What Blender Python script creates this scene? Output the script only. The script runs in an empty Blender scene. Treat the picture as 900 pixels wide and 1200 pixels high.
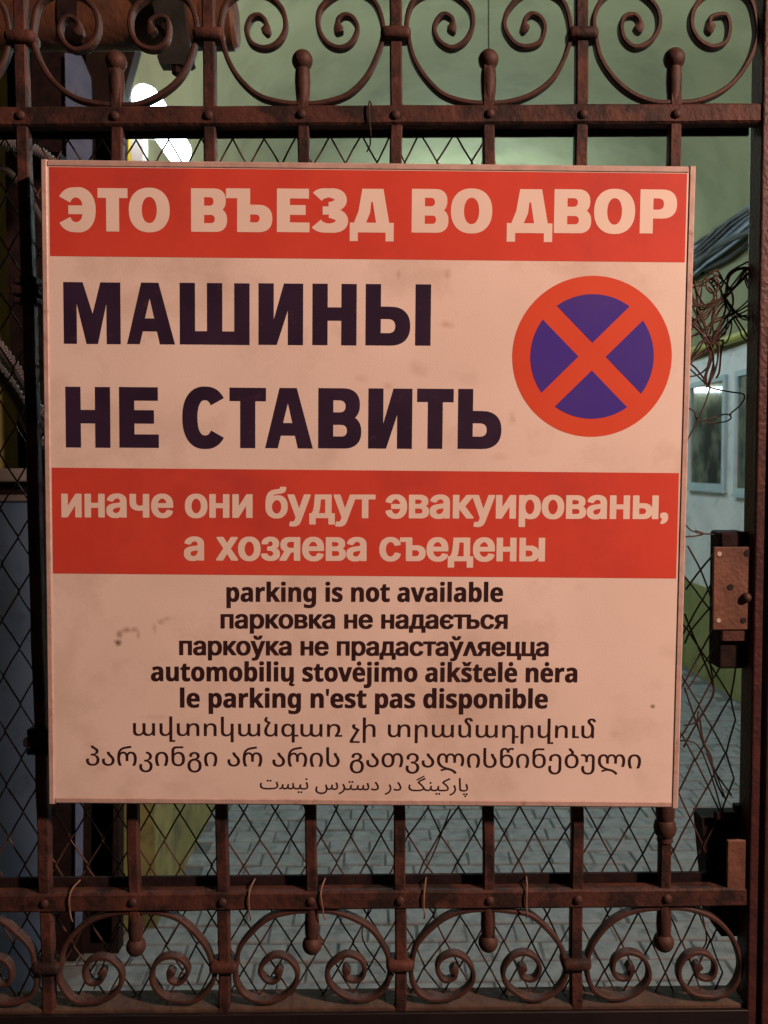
import bpy, math, random
import numpy as np
from mathutils import Vector, Matrix
from mathutils.geometry import delaunay_2d_cdt, interpolate_bezier
random.seed(7)
sc = bpy.context.scene
col = sc.collection
# ------------------------------------------------------------------ camera
CAMP = Vector((-0.0191, -0.9425, 1.50))
ZG = 1.4435                                   # height of the middle of the gate above the ground
rx, ry, rz = 0.05418, -0.00401, -0.00647
def _R(a, b, c):
    A = np.array([[1,0,0],[0,math.cos(a),-math.sin(a)],[0,math.sin(a),math.cos(a)]])
    B = np.array([[math.cos(b),0,math.sin(b)],[0,1,0],[-math.sin(b),0,math.cos(b)]])
    D = np.array([[math.cos(c),-math.sin(c),0],[math.sin(c),math.cos(c),0],[0,0,1]])
    return D @ B @ A
RI = _R(rx, ry, rz).T
def camvec(v):
    q = RI @ np.array(v, float)
    return Vector((q[0], q[2], -q[1]))
right, down, fwd = camvec((1,0,0)), camvec((0,1,0)), camvec((0,0,1))
cd = bpy.data.cameras.new('camera'); cam = bpy.data.objects.new('camera', cd); col.objects.link(cam)
M4 = Matrix.Identity(4)
for i in range(3):
    M4[i][0], M4[i][1], M4[i][2], M4[i][3] = right[i], -down[i], -fwd[i], CAMP[i]
cam.matrix_world = M4
cd.sensor_fit = 'VERTICAL'; cd.sensor_height = 24; cd.lens = 20.0
cd.clip_start = 0.02; cd.clip_end = 500
cd.dof.use_dof = True; cd.dof.focus_distance = 0.93; cd.dof.aperture_fstop = 9.0
sc.camera = cam
def at(px, py, Y):
    """a photo pixel (900x1200) turned into a point on the upright plane at depth Y"""
    d = right * ((px-450)/1000) + down * ((py-600)/1000) + fwd
    return CAMP + d * ((Y - CAMP.y) / d.y)
# ------------------------------------------------------------------ world and light
w = bpy.data.worlds.new('World'); sc.world = w; w.use_nodes = True
nt = w.node_tree; bg = nt.nodes['Background']
sky = nt.nodes.new('ShaderNodeTexSky'); sky.sky_type = 'NISHITA'; sky.sun_disc = False
sky.sun_elevation = math.radians(-4); sky.sun_rotation = math.radians(200)
nt.links.new(sky.outputs[0], bg.inputs[0]); bg.inputs[1].default_value = 0.08
sc.view_settings.view_transform = 'Standard'; sc.view_settings.look = 'None'
sc.view_settings.exposure = 0.0; sc.view_settings.gamma = 1.0
ld = bpy.data.lights.new('street_light', 'POINT'); ld.color = (1.0, 0.575, 0.43); ld.energy = 530
ld.shadow_soft_size = 0.09
lo = bpy.data.objects.new('street_light', ld); col.objects.link(lo); lo.location = (2.1, -1.55, ZG+1.45)
TUBE = 11.0                                     # emission of the courtyard lamps
sc.cycles.use_denoising = True
sc.cycles.max_bounces = 8; sc.cycles.diffuse_bounces = 5
# ------------------------------------------------------------------ materials
def mat(name, c1, c2=None, rough=0.6, scale=8.0, bump=0.0, bscale=None, metal=0.0, c3=None, w3=(0.62, 0.7), s3=3.0, detail=6, spec=None):
    m = bpy.data.materials.new(name); m.use_nodes = True
    n = m.node_tree; b = n.nodes['Principled BSDF']
    b.inputs['Roughness'].default_value = rough; b.inputs['Metallic'].default_value = metal
    if spec is not None: b.inputs['Specular IOR Level'].default_value = spec
    tc = n.nodes.new('ShaderNodeTexCoord'); geo = n.nodes.new('ShaderNodeNewGeometry')
    co = geo.outputs['Position']
    src = None
    if c2:
        nz = n.nodes.new('ShaderNodeTexNoise'); nz.inputs['Scale'].default_value = scale; nz.inputs['Detail'].default_value = detail
        n.links.new(co, nz.inputs['Vector'])
        cr = n.nodes.new('ShaderNodeValToRGB'); e = cr.color_ramp.elements
        e[0].position = 0.35; e[1].position = 0.65; e[0].color = (*c1, 1); e[1].color = (*c2, 1)
        n.links.new(nz.outputs[0], cr.inputs[0]); src = cr.outputs[0]
    else:
        rg = n.nodes.new('ShaderNodeRGB'); rg.outputs[0].default_value = (*c1, 1); src = rg.outputs[0]
    if c3:
        n3 = n.nodes.new('ShaderNodeTexNoise'); n3.inputs['Scale'].default_value = s3; n3.inputs['Detail'].default_value = 8
        n3.inputs['Roughness'].default_value = 0.65
        n.links.new(co, n3.inputs['Vector'])
        r3 = n.nodes.new('ShaderNodeMapRange'); r3.inputs[1].default_value = w3[0]; r3.inputs[2].default_value = w3[1]
        n.links.new(n3.outputs[0], r3.inputs[0])
        mx = n.nodes.new('ShaderNodeMix'); mx.data_type = 'RGBA'
        n.links.new(r3.outputs[0], mx.inputs[0]); n.links.new(src, mx.inputs[6]); mx.inputs[7].default_value = (*c3, 1)
        src = mx.outputs[2]
    n.links.new(src, b.inputs['Base Color'])
    if bump:
        nb = n.nodes.new('ShaderNodeTexNoise'); nb.inputs['Scale'].default_value = bscale or scale*3; nb.inputs['Detail'].default_value = 6
        n.links.new(co, nb.inputs['Vector'])
        bp = n.nodes.new('ShaderNodeBump'); bp.inputs['Strength'].default_value = bump; bp.inputs['Distance'].default_value = 0.003
        n.links.new(nb.outputs[0], bp.inputs['Height']); n.links.new(bp.outputs[0], b.inputs['Normal'])
    return m
RUST = mat('brown_iron_paint', (.044,.020,.017), (.082,.034,.025), rough=.66, scale=38, bump=.42, bscale=170, c3=(.018,.011,.011), w3=(.47,.58), s3=22, spec=.3)
RUST2 = mat('rubbed_iron_paint', (.034,.018,.015), (.060,.028,.020), rough=.64, scale=60, bump=.25, bscale=200, c3=(.026,.016,.014), w3=(.55,.68), s3=40, spec=.35)
STILE = mat('dark_red_iron_paint', (.040,.015,.017), (.068,.024,.022), rough=.5, scale=45, bump=.4, bscale=220, c3=(.03,.014,.016), w3=(.5,.7), s3=24, spec=.35)
DARKI = mat('dark_iron', (.011,.008,.010), (.022,.014,.014), rough=.75, scale=40, bump=.5, spec=.12)
PLATE = mat('rusty_plate_steel', (.085,.040,.027), (.15,.075,.048), rough=.6, scale=30, bump=.3, bscale=200, c3=(.09,.04,.03), w3=(.5,.66), s3=45)
WIRE = mat('dark_wire', (.035,.022,.018), (.07,.035,.022), rough=.6, scale=40, spec=.3)
TIE = mat('copper_tie_wire', (.17,.10,.075), (.26,.16,.11), rough=.5, scale=80)
FRAME = mat('sign_frame_strip', (.42,.33,.30), (.52,.42,.38), rough=.42, scale=60, bump=.2, c3=(.33,.2,.17), w3=(.58,.7), s3=50)
REDP = mat('red_print', (.58,.068,.045), (.63,.080,.052), rough=.36, scale=14, c3=(.46,.06,.05), w3=(.48,.72), s3=8, spec=.35)
DARKP = mat('dark_print', (.026,.016,.040), (.036,.021,.052), rough=.38, scale=20, c3=(.06,.03,.05), w3=(.6,.72), s3=60, spec=.35)
SMALLP = mat('small_dark_print', (.030,.014,.016), (.042,.018,.020), rough=.42, scale=50, spec=.3)
BLUEP = mat('blue_print', (.055,.036,.34), (.066,.042,.31), rough=.36, scale=16, spec=.35)
CREAMP = mat('cream_print', (.76,.69,.62), (.80,.74,.66), rough=.4, scale=20, spec=.35)
GREEN = mat('green_plaster', (.235,.235,.125), (.28,.28,.155), rough=.85, scale=2.5, bump=.5, bscale=30, c3=(.165,.168,.09), w3=(.48,.7), s3=1.3)
YELLG = mat('yellow_green_plaster', (.17,.17,.06), (.23,.23,.085), rough=.85, scale=4, bump=.5, bscale=40, c3=(.17,.18,.08), w3=(.5,.66), s3=6)
DADO = mat('green_dado_paint', (.25,.25,.09), (.33,.33,.13), rough=.7, scale=6, bump=.5, bscale=40, c3=(.20,.23,.08), w3=(.5,.66), s3=7)
WHITE = mat('whitewashed_plaster', (.68,.68,.70), (.80,.79,.81), rough=.85, scale=4, bump=.6, bscale=30, c3=(.48,.48,.48), w3=(.54,.72), s3=6)
STONE = mat('paving_stone', (.145,.20,.225), (.21,.275,.30), rough=.75, scale=22, bump=.9, bscale=60, c3=(.09,.125,.14), w3=(.52,.68), s3=14)
GROUT = mat('paving_joint_sand', (.07,.09,.10), (.11,.14,.15), rough=.95, scale=40, bump=.8)
PIPEY = mat('yellow_pipe_paint', (.34,.33,.06), (.42,.40,.08), rough=.5, scale=14, c3=(.3,.28,.06), s3=9)
CABLE = mat('grey_cable', (.20,.24,.30), (.36,.41,.48), rough=.5, scale=5)
CABLE2 = mat('pale_cable', (.10,.12,.15), (.16,.18,.22), rough=.5, scale=5)
CABLED = mat('black_cable', (.02,.022,.025), (.05,.05,.055), rough=.45, scale=8)
HOSE = mat('corrugated_hose', (.055,.05,.055), (.10,.09,.10), rough=.45, scale=20)
WOODD = mat('dark_wood', (.012,.009,.009), (.024,.016,.014), rough=.8, spec=.15, scale=14, bump=.7, c3=(.015,.01,.01), w3=(.5,.7), s3=9)
PIPER = mat('rusty_pipe_paint', (.05,.022,.012), (.10,.042,.02), rough=.55, scale=20, bump=.7, bscale=80, c3=(.06,.03,.02), w3=(.52,.68), s3=15)
GALV = mat('dull_bracket_metal', (.025,.03,.03), (.05,.055,.052), rough=.45, scale=25, metal=.5, bump=.3)
CAB = mat('blue_grey_cabinet_paint', (.085,.165,.30), (.115,.205,.35), rough=.5, scale=5, bump=.3, c3=(.07,.11,.17), w3=(.54,.7), s3=8)
WFR = mat('window_frame_paint', (.42,.52,.58), (.5,.6,.64), rough=.45, scale=12)
YEL = mat('yellow_plastic', (.75,.62,.02), rough=.4)
LAMPB = mat('lamp_enamel', (.7,.72,.72), rough=.35)
ASPH = mat('dark_asphalt', (.04,.04,.04), (.06,.06,.06), rough=.9, scale=30, bump=.6)
def glass_mat():
    m = bpy.data.materials.new('dark_window_glass'); m.use_nodes = True
    n = m.node_tree; b = n.nodes['Principled BSDF']
    b.inputs['Base Color'].default_value = (.02,.03,.025,1); b.inputs['Roughness'].default_value = .06
    geo = n.nodes.new('ShaderNodeNewGeometry'); nz = n.nodes.new('ShaderNodeTexNoise'); nz.inputs['Scale'].default_value = 5; nz.inputs['Detail'].default_value = 3
    n.links.new(geo.outputs['Position'], nz.inputs['Vector'])
    cr = n.nodes.new('ShaderNodeValToRGB'); e = cr.color_ramp.elements
    e[0].position = .4; e[1].position = .68; e[0].color = (.03,.04,.045,1); e[1].color = (.22,.26,.20,1)
    n.links.new(nz.outputs[0], cr.inputs[0]); n.links.new(cr.outputs[0], b.inputs['Base Color'])
    bp = n.nodes.new('ShaderNodeBump'); bp.inputs['Strength'].default_value = .03; bp.inputs['Distance'].default_value = .01
    n.links.new(nz.outputs[0], bp.inputs['Height']); n.links.new(bp.outputs[0], b.inputs['Normal'])
    b.inputs['Specular IOR Level'].default_value = .8
    return m
GLASS = glass_mat()
def emit(name, c, s):
    m = bpy.data.materials.new(name); m.use_nodes = True; n = m.node_tree
    b = n.nodes['Principled BSDF']; b.inputs['Base Color'].default_value = (.8,.8,.8,1)
    b.inputs['Emission Color'].default_value = (*c,1); b.inputs['Emission Strength'].default_value = s
    return m
TUBEM = emit('lit_lamp_diffuser', (.80,.95,1.0), TUBE)
def sheet_mat():
    """white print vinyl: faint dirt, small scuffs and smudges at their own places (object space metres)"""
    m = mat('white_print_vinyl', (.74,.68,.62), (.80,.74,.68), rough=.40, scale=9, c3=(.56,.48,.41), w3=(.50,.76), s3=7, spec=.35, bump=.05, bscale=500)
    n = m.node_tree; b = n.nodes['Principled BSDF']
    src = b.inputs['Base Color'].links[0].from_socket
    tc = n.nodes.new('ShaderNodeTexCoord')
    nz = n.nodes.new('ShaderNodeTexNoise'); nz.inputs['Scale'].default_value = 70; nz.inputs['Detail'].default_value = 5
    n.links.new(tc.outputs['Object'], nz.inputs['Vector'])
    for (px, py, a, c, colr, k) in STAINS:
        u, v = su(px, py)
        mp = n.nodes.new('ShaderNodeVectorMath'); mp.operation = 'SUBTRACT'; mp.inputs[1].default_value = (u, 0, v)
        n.links.new(tc.outputs['Object'], mp.inputs[0])
        sc2 = n.nodes.new('ShaderNodeVectorMath'); sc2.operation = 'MULTIPLY'; sc2.inputs[1].default_value = (1/a, 0, 1/c)
        n.links.new(mp.outputs[0], sc2.inputs[0])
        ln = n.nodes.new('ShaderNodeVectorMath'); ln.operation = 'LENGTH'; n.links.new(sc2.outputs[0], ln.inputs[0])
        ad = n.nodes.new('ShaderNodeMath'); ad.operation = 'MULTIPLY_ADD'; n.links.new(nz.outputs[0], ad.inputs[0]); ad.inputs[1].default_value = 1.6
        n.links.new(ln.outputs[1], ad.inputs[2])
        r = n.nodes.new('ShaderNodeMapRange'); r.inputs[1].default_value = 1.75; r.inputs[2].default_value = 0.9; r.inputs[3].default_value = 0; r.inputs[4].default_value = k
        n.links.new(ad.outputs[0], r.inputs[0])
        mx = n.nodes.new('ShaderNodeMix'); mx.data_type = 'RGBA'; n.links.new(r.outputs[0], mx.inputs[0]); n.links.new(src, mx.inputs[6]); mx.inputs[7].default_value = (*colr,1)
        src = mx.outputs[2]
    n.links.new(src, b.inputs['Base Color'])
    return m
# ------------------------------------------------------------------ object helpers
def link(name, me, m=None, parent=None, smooth=False, **k):
    o = bpy.data.objects.new(name, me); col.objects.link(o)
    if m is not None and not me.materials: me.materials.append(m)
    if parent: o.parent = parent
    if smooth:
        me.polygons.foreach_set('use_smooth', [True]*len(me.polygons))
        me.set_sharp_from_angle(angle=math.radians(38))
    for a, b in k.items(): o[a] = b
    return o
def thing(name, label, cat, loc=(0,0,0), group=None):
    o = bpy.data.objects.new(name, None); col.objects.link(o); o.location = loc; o.empty_display_size = .05
    o['label'] = label; o['category'] = cat
    if group: o['group'] = group
    return o
class MB:
    def __init__(s): s.v = []; s.f = []
    def add(s, vs, fs):
        n = len(s.v); s.v += [tuple(v) for v in vs]; s.f += [tuple(i+n for i in f) for f in fs]
    def box(s, x0, x1, y0, y1, z0, z1, ch=0.0):
        if ch <= 0:
            s.add([(x0,y0,z0),(x1,y0,z0),(x1,y1,z0),(x0,y1,z0),(x0,y0,z1),(x1,y0,z1),(x1,y1,z1),(x0,y1,z1)],
                  [(0,3,2,1),(4,5,6,7),(0,1,5,4),(1,2,6,5),(2,3,7,6),(3,0,4,7)]); return s
        import bmesh
        bm = bmesh.new(); bmesh.ops.create_cube(bm, size=1)
        for v in bm.verts: v.co = Vector(((x0+x1)/2+v.co.x*(x1-x0), (y0+y1)/2+v.co.y*(y1-y0), (z0+z1)/2+v.co.z*(z1-z0)))
        bmesh.ops.bevel(bm, geom=bm.edges[:], offset=ch, segments=3, affect='EDGES', profile=.5)
        bm.verts.index_update()
        s.add([v.co[:] for v in bm.verts], [[v.index for v in f.verts] for f in bm.faces]); bm.free(); return s
    def sweep(s, pts, sec, scales=None, up=None, cap=True):
        """section sec (a,b) swept along pts; b follows 'up'"""
        pts = [Vector(p) for p in pts]; n = len(pts); m = len(sec); base = []
        prevn = None
        for i, p in enumerate(pts):
            t = (pts[min(i+1,n-1)] - pts[max(i-1,0)]).normalized()
            if up is not None:
                b = Vector(up); a = b.cross(t)
                if a.length < 1e-4: a = Vector((1,0,0)).cross(t)
                a.normalize(); b = t.cross(a).normalized()
            else:
                if prevn is None:
                    q = Vector((0,0,1)) if abs(t.z) < .9 else Vector((1,0,0)); a = q.cross(t).normalized()
                else: a = (prevn - t*prevn.dot(t)).normalized()
                b = t.cross(a)
            prevn = a; k = scales[i] if scales else 1
            kk = k if isinstance(k, tuple) else (k, k)
            base += [p + a*(sx*kk[0]) + b*(sy*kk[1]) for sx, sy in sec]
        fs = []
        for i in range(n-1):
            for j in range(m):
                k = (j+1) % m; fs.append((i*m+j, i*m+k, (i+1)*m+k, (i+1)*m+j))
        if cap: fs.append(tuple(range(m))[::-1]); fs.append(tuple((n-1)*m+j for j in range(m)))
        s.add(base, fs); return s
    def lathe(s, prof, c=(0,0,0), axis='z', seg=16):
        c = Vector(c); vs = []; n = len(prof)
        for r, h in prof:
            for j in range(seg):
                a = 2*math.pi*j/seg; x, y = r*math.cos(a), r*math.sin(a)
                q = {'z': (x,y,h), 'y': (x,h,y), 'x': (h,x,y)}[axis]
                vs.append(c+Vector(q))
        fs = [(i*seg+j, i*seg+(j+1)%seg, (i+1)*seg+(j+1)%seg, (i+1)*seg+j) for i in range(n-1) for j in range(seg)]
        fs += [tuple(range(seg))[::-1], tuple((n-1)*seg+j for j in range(seg))]
        s.add(vs, fs); return s
    def mesh(s, name):
        me = bpy.data.meshes.new(name); me.from_pydata(s.v, [], s.f); me.update()
        import bmesh
        bm = bmesh.new(); bm.from_mesh(me); bmesh.ops.recalc_face_normals(bm, faces=bm.faces); bm.to_mesh(me); bm.free()
        return me
    def build(s, name, m, parent=None, smooth=False, **k): return link(name, s.mesh(name), m, parent, smooth, **k)
def crect(a, b, c):
    a /= 2; b /= 2
    return [(-a+c,-b),(a-c,-b),(a,-b+c),(a,b-c),(a-c,b),(-a+c,b),(-a,b-c),(-a,-b+c)]
def circ(r, n=8): return [(r*math.cos(2*math.pi*i/n), r*math.sin(2*math.pi*i/n)) for i in range(n)]
def catmull(P, n=8):
    P = [Vector(p) for p in P]; Q = [2*P[0]-P[1]] + P + [2*P[-1]-P[-2]]; out = []
    for i in range(1, len(Q)-2):
        for j in range(n):
            t = j/n; p0,p1,p2,p3 = Q[i-1:i+3]
            out.append(.5*((2*p1)+(p2-p0)*t+(2*p0-5*p1+4*p2-p3)*t*t+(3*p1-p0-3*p2+p3)*t**3))
    out.append(P[-1]); return out
def stamp(name, me, loc, parent=None, m=None, rot=None, smooth=False, **k):
    o = link(name, me, m, parent, smooth, **k); o.location = loc
    if rot: o.rotation_euler = rot
    return o

# ================================================================== SETTING: the gateway passage
XL, XR, YB = -0.77, 2.25, 12.0
SPR, CRN = 3.15, 4.0
YN = 1.78                                          # the near left niche ends here
mb = MB(); mb.add([(-40,-40,-.09),(40,-40,-.09),(40,40,-.09),(-40,40,-.09)], [(0,1,2,3)])
mb.build('ground', ASPH, kind='structure')
mb = MB(); mb.box(-1.9, XR, -.4, YB, -.085, -.0075)
mb.build('paving_bed', GROUT, kind='structure')
# right wall: dado, whitewash, green above (butted, each 4 mm proud of the next)
rw = thing('passage_wall', 'long right side wall of the passage, green at foot, white in the middle and pale green above', 'wall', (XR, 0, 0))
def rwall(x0, z0, z1, m, nm):
    b = MB(); b.box(x0-XR, .35, -.4, YB, z0, z1); return b.build(nm, m, rw)
rwall(XR-.012, -.02, .64, DADO, 'dado')
rwall(XR-.004, .64, 2.24, WHITE, 'whitewash')
rwall(XR, 2.24, SPR, GREEN, 'upper_plaster')
lw = thing('passage_wall', 'left side wall of the passage behind the dark timber posts, green plaster with bright green foot', 'wall', (XL, 0, 0))
b = MB(); b.box(-.3, .008, YN, YB, -.02, .62); b.build('dado', mat('dull_green_dado_paint', (.17,.20,.075), (.25,.28,.11), rough=.75, scale=6, bump=.5, bscale=40, c3=(.08,.10,.05), w3=(.48,.66), s3=8), lw)
b = MB(); b.box(-.4, -.12, YN+.0, YB, .62, SPR); b.build('upper_plaster', GREEN, lw)
nw = thing('niche_wall', 'yellowish plaster wall at the back of the niche at far left behind the hoses', 'wall', (-1.4, YN, 0))
b = MB(); b.box(-.6, 1.4+XL-.12-.004, 0.0, .25, -.02, SPR); b.build('plaster', YELLG, nw)
ns = thing('niche_side_wall', 'shaded plaster side wall closing the niche at far left', 'wall', (-1.9, 0, 0))
b = MB(); b.box(-.25, 0, -.0, YN, -.02, SPR); b.build('plaster', YELLG, ns)
# vault
vt = MB(); N = 28; cxv = (XL-.12+XR)/2; hw = (XR-XL+.12)/2
vs = []; fs = []
for i in range(N+1):
    a = math.pi*i/N
    for y in (YB, -.02): vs.append((cxv - hw*math.cos(a)*(1.0), y, SPR + (CRN-SPR)*math.sin(a)))
for i in range(N+1):
    a = math.pi*i/N
    for y in (YB, -.02): vs.append((cxv - (hw+.3)*math.cos(a), y, SPR + (CRN-SPR+.3)*math.sin(a)))
o2 = 2*(N+1)
for i in range(N):
    fs.append((2*i,2*i+1,2*i+3,2*i+2)); fs.append((o2+2*i,o2+2*i+2,o2+2*i+3,o2+2*i+1))
fs += [(2*i+1, o2+2*i+1, o2+2*i+3, 2*i+3) for i in range(N)] + [(2*i, 2*i+2, o2+2*i+2, o2+2*i) for i in range(N)]
vt.add(vs, fs); vaulto = vt.build('vault_ceiling', GREEN, None, True, kind='structure')
b = MB(); b.box(-2.2, XL-.01, -.02, YN+.2, SPR+.002, SPR+.3); b.build('niche_ceiling', GREEN, kind='structure')
ew = thing('end_wall', 'pale green wall closing the far end of the passage', 'wall', (cxv, YB, 0))
b = MB(); b.box(-2.2, 2.2, .0, .3, -.02, 4.6); b.build('plaster', GREEN, ew)

# ---- paving stones: rows across the passage
SW, SD = .158, .104
variants = []
for k in range(8):
    import bmesh
    bm = bmesh.new(); bmesh.ops.create_cube(bm, size=1)
    ww, dd = SW-.0035-random.uniform(0,.003), SD-.005-random.uniform(0,.003)
    for v in bm.verts:
        v.co = Vector((v.co.x*ww*(1 if v.co.z < 0 else .99)+random.uniform(-.002,.002), v.co.y*dd*(1 if v.co.z < 0 else .97)+random.uniform(-.0015,.0015), v.co.z*.045-.0225))
    top = [e for e in bm.edges if all(v.co.z > -.01 for v in e.verts)]
    bmesh.ops.bevel(bm, geom=top, offset=.0035, segments=1, affect='EDGES')
    me = bpy.data.meshes.new('paving_stone'); bm.to_mesh(me); bm.free(); me.materials.append(STONE); variants.append(me)
pv = bpy.data.objects.new('paving', None); col.objects.link(pv); pv['kind'] = 'structure'
slots = []
row = 0; y = -.25
while y < YB-.06:
    x = -1.9+SW/2 + (SW/2 if row % 2 else 0) + random.uniform(-.02,.02)
    while x < XR-.08:
        if not (x < XL+.02 and y > YN-.03): slots.append((x, y + random.uniform(-.002,.002)))
        x += SW
    y += SD; row += 1
def inview(x, y):
    v = Vector((x,y,0))-CAMP; d = v.dot(fwd)
    if d < .3: return None
    px, py = 450+1000*v.dot(right)/d, 600+1000*v.dot(down)/d
    if 955 < py+8 and py < 1185 and 130 < px < 885: return d
    if 800 < px < 885 and 800 < py < 960: return d
    return None
cand = sorted([(inview(*s), s) for s in slots if inview(*s)])
near = set(s for d, s in cand[:298])
rest = MB()
for s in slots:
    rz_ = random.uniform(-.02,.02); dz = random.uniform(-.004,.002); me = random.choice(variants)
    if s in near:
        o = stamp('paving_stone', me, (s[0], s[1], dz), pv, rot=(random.uniform(-.02,.02), random.uniform(-.02,.02), rz_))
    else:
        rest.add([(v.co.x+s[0], v.co.y+s[1], v.co.z+dz) for v in me.vertices], [tuple(p.vertices) for p in me.polygons])
rest.build('far_paving_stones', STONE, pv, kind='stuff')

# ---- wall windows on the right wall
def window(y0, y1, z0, z1, label):
    t = thing('window', label, 'window', (XR-.004, (y0+y1)/2, z0), 'narrow framed windows in the white passage wall')
    h = (y1-y0)/2; H = z1-z0; fw = .035
    b = MB(); b.box(-.022, 0, -h, h, 0, fw); b.box(-.022, 0, -h, h, H-fw, H); b.box(-.022, 0, -h, -h+fw, fw, H-fw); b.box(-.022, 0, h-fw, h, fw, H-fw)
    b.build('frame', WFR, t)
    b = MB(); b.box(-.008, -.003, -h+fw-.002, h-fw+.002, fw-.002, H-fw+.002); b.build('pane', GLASS, t)
    b = MB(); b.box(-.03, 0, -h-.01, h+.01, -.022, -.001); b.build('sill', WFR, t)
def yat(px): # where the ray through this column meets the right wall
    d = right*((px-450)/1000) + down*(-.05) + fwd
    return CAMP.y + d.y*((XR-CAMP.x)/d.x)
window(yat(852), yat(810), 1.33, 2.08, 'narrow framed window in the white wall, between the sign edge and the second window')
window(yat(905), yat(864), 1.31, 2.08, 'narrow framed window in the white wall, partly hidden by the gate stile')
# ---- yellow pipe and cable bundle
pp = thing('gas_pipe', 'yellow painted pipe running along the wall above the windows', 'pipe', (XR-.05, 0, 2.29))
b = MB(); b.sweep([(0, y, .012*math.sin(y*1.3)) for y in np.linspace(-.2, YB-.1, 40)], circ(.03, 12)); b.build('pipe_run', PIPEY, pp, True)
for y in (1.4, 3.0, 4.62, 6.3, 8.2):
    b = MB(); b.lathe([(.036,-.012),(.036,.012)], (0,y,.012*math.sin(y*1.3)), 'y', 14); b.box(.0,.05,y-.01,y+.01,-.012,.012); b.build('bracket', DARKI, pp)
cb = thing('cable_bundle', 'thick bundle of grey and black cables slung along the wall at upper right', 'cables', (XR-.08, 0, 2.93))
for k in range(30):
    oy, oz, ph = random.uniform(-.05,.05), random.uniform(-.095,.065), random.uniform(0,6)
    b = MB(); b.sweep([(oy*.8+.02*math.sin(y*2.1+ph), y, oz + .022*math.sin(y*2.6+ph)+.015*math.sin(y*.8)+.012*math.sin(y*6+ph*3)) for y in np.linspace(.1, YB-.1, 46)], circ(random.uniform(.008,.017), 7))
    b.build('cable', (CABLE, CABLED, HOSE, CABLED, CABLE2)[k % 5], cb, True)
for y in (3.4, 5.1, 7.0):
    b = MB(); b.box(.02, .08, y-.012, y+.012, -.11, .10); b.build('bracket', DARKI, cb)

# ---- lamps on the left wall
lp = thing('wall_lamp', 'lit long white lamp on the left wall just above the top left of the sign', 'lamp', (XL, 0, 2.64))
y0l, y1l = 1.66+.06, 2.26
P = [(.030, y, 0) for y in (y0l, y0l+.02, y0l+.05, y0l+.1, y1l-.05, y1l-.015, y1l)]
b = MB(); b.sweep(P, circ(.046, 16), [.35,.7,.92,1,1,.8,.3]); b.build('diffuser', TUBEM, lp, True)
b = MB(); b.box(-.118, .012, y0l+.15, y1l-.1, .02, .05, .006); b.build('housing', LAMPB, lp)
b = MB(); b.box(-.045, -.005, y0l-.05, y0l+.03, -.03, .05, .008); b.build('end_cap', DARKI, lp)
# two fill lamps added to brighten the passage, unseen behind the sign
for i, (lx, ly, lz, lab, st) in enumerate(((.505, 3.2, 2.88, 'nearer added lamp brightening the passage, unseen behind the sign', 260.0), (.75, 6.4, 3.25, 'farther added lamp brightening the passage, unseen behind the sign', 380.0))):
    lp2 = thing('added_fill_lamp', lab, 'lamp', (lx, ly, lz), 'added fill lamps hanging in the passage')
    b = MB(); b.lathe([(.02,-.11),(.06,-.09),(.075,-.04),(.07,.0),(.03,.02)], (0,0,0), 'z', 16); b.build('bulb', emit('added_fill_bulb', (.72,.94,1.0), st), lp2, True)
    b = MB(); b.lathe([(.034,.021),(.034,.06),(.012,.075)], (0,0,0), 'z', 14); b.build('cap', DARKI, lp2)
    b = MB(); b.sweep([(0,0,.07),(0,0,CRN-.02-lz)], circ(.003, 6)); b.build('cord', DARKI, lp2)
tl = thing('tube_lamp', 'lit horizontal tube lamp high on the far end wall, mirrored in the window glass', 'lamp', (-.42, YB-.06, 2.61))
b = MB(); b.sweep([(x, 0, 0) for x in (-.3,-.15,0,.15,.3)], circ(.028, 12)); b.build('tube', emit('tube_glow', (.80,.96,1.0), 26.0), tl, True)
b = MB(); b.box(-.33,.33,.03,.058,-.03,.03,.004); b.build('housing', LAMPB, tl)
# yellow and white fitting below the lamp
a0, a1 = at(144,150,1.89), at(171,190,1.89)
yb = thing('meter_box', 'small rounded white box with a yellow face strip below the lit lamp', 'box', (a0.x, 1.89, a1.z-.06))
wdt = a1.x-a0.x; hgt = a0.z-a1.z+.08
b = MB(); b.box(0, wdt*.42, -.03, .03, 0, hgt, .004); b.build('yellow_strip', YEL, yb)
b = MB()
vs = []; n = 12
for yy in (-.028, .028):
    for i in range(n+1):
        t = i/n; vs.append((wdt*.42+.0015 + (wdt*.56)*math.sin(math.pi*(.25+.6*t))**.8, yy, hgt*(1-t)))
    vs.append((wdt*.42+.0015, yy, 0)); vs.append((wdt*.42+.0015, yy, hgt))
m_ = n+3
b.add(vs, [tuple(range(m_))[::-1], tuple(range(m_, 2*m_))] + [(i, (i+1)%m_, m_+(i+1)%m_, m_+i) for i in range(m_)])
b.build('white_cover', LAMPB, yb)

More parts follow.
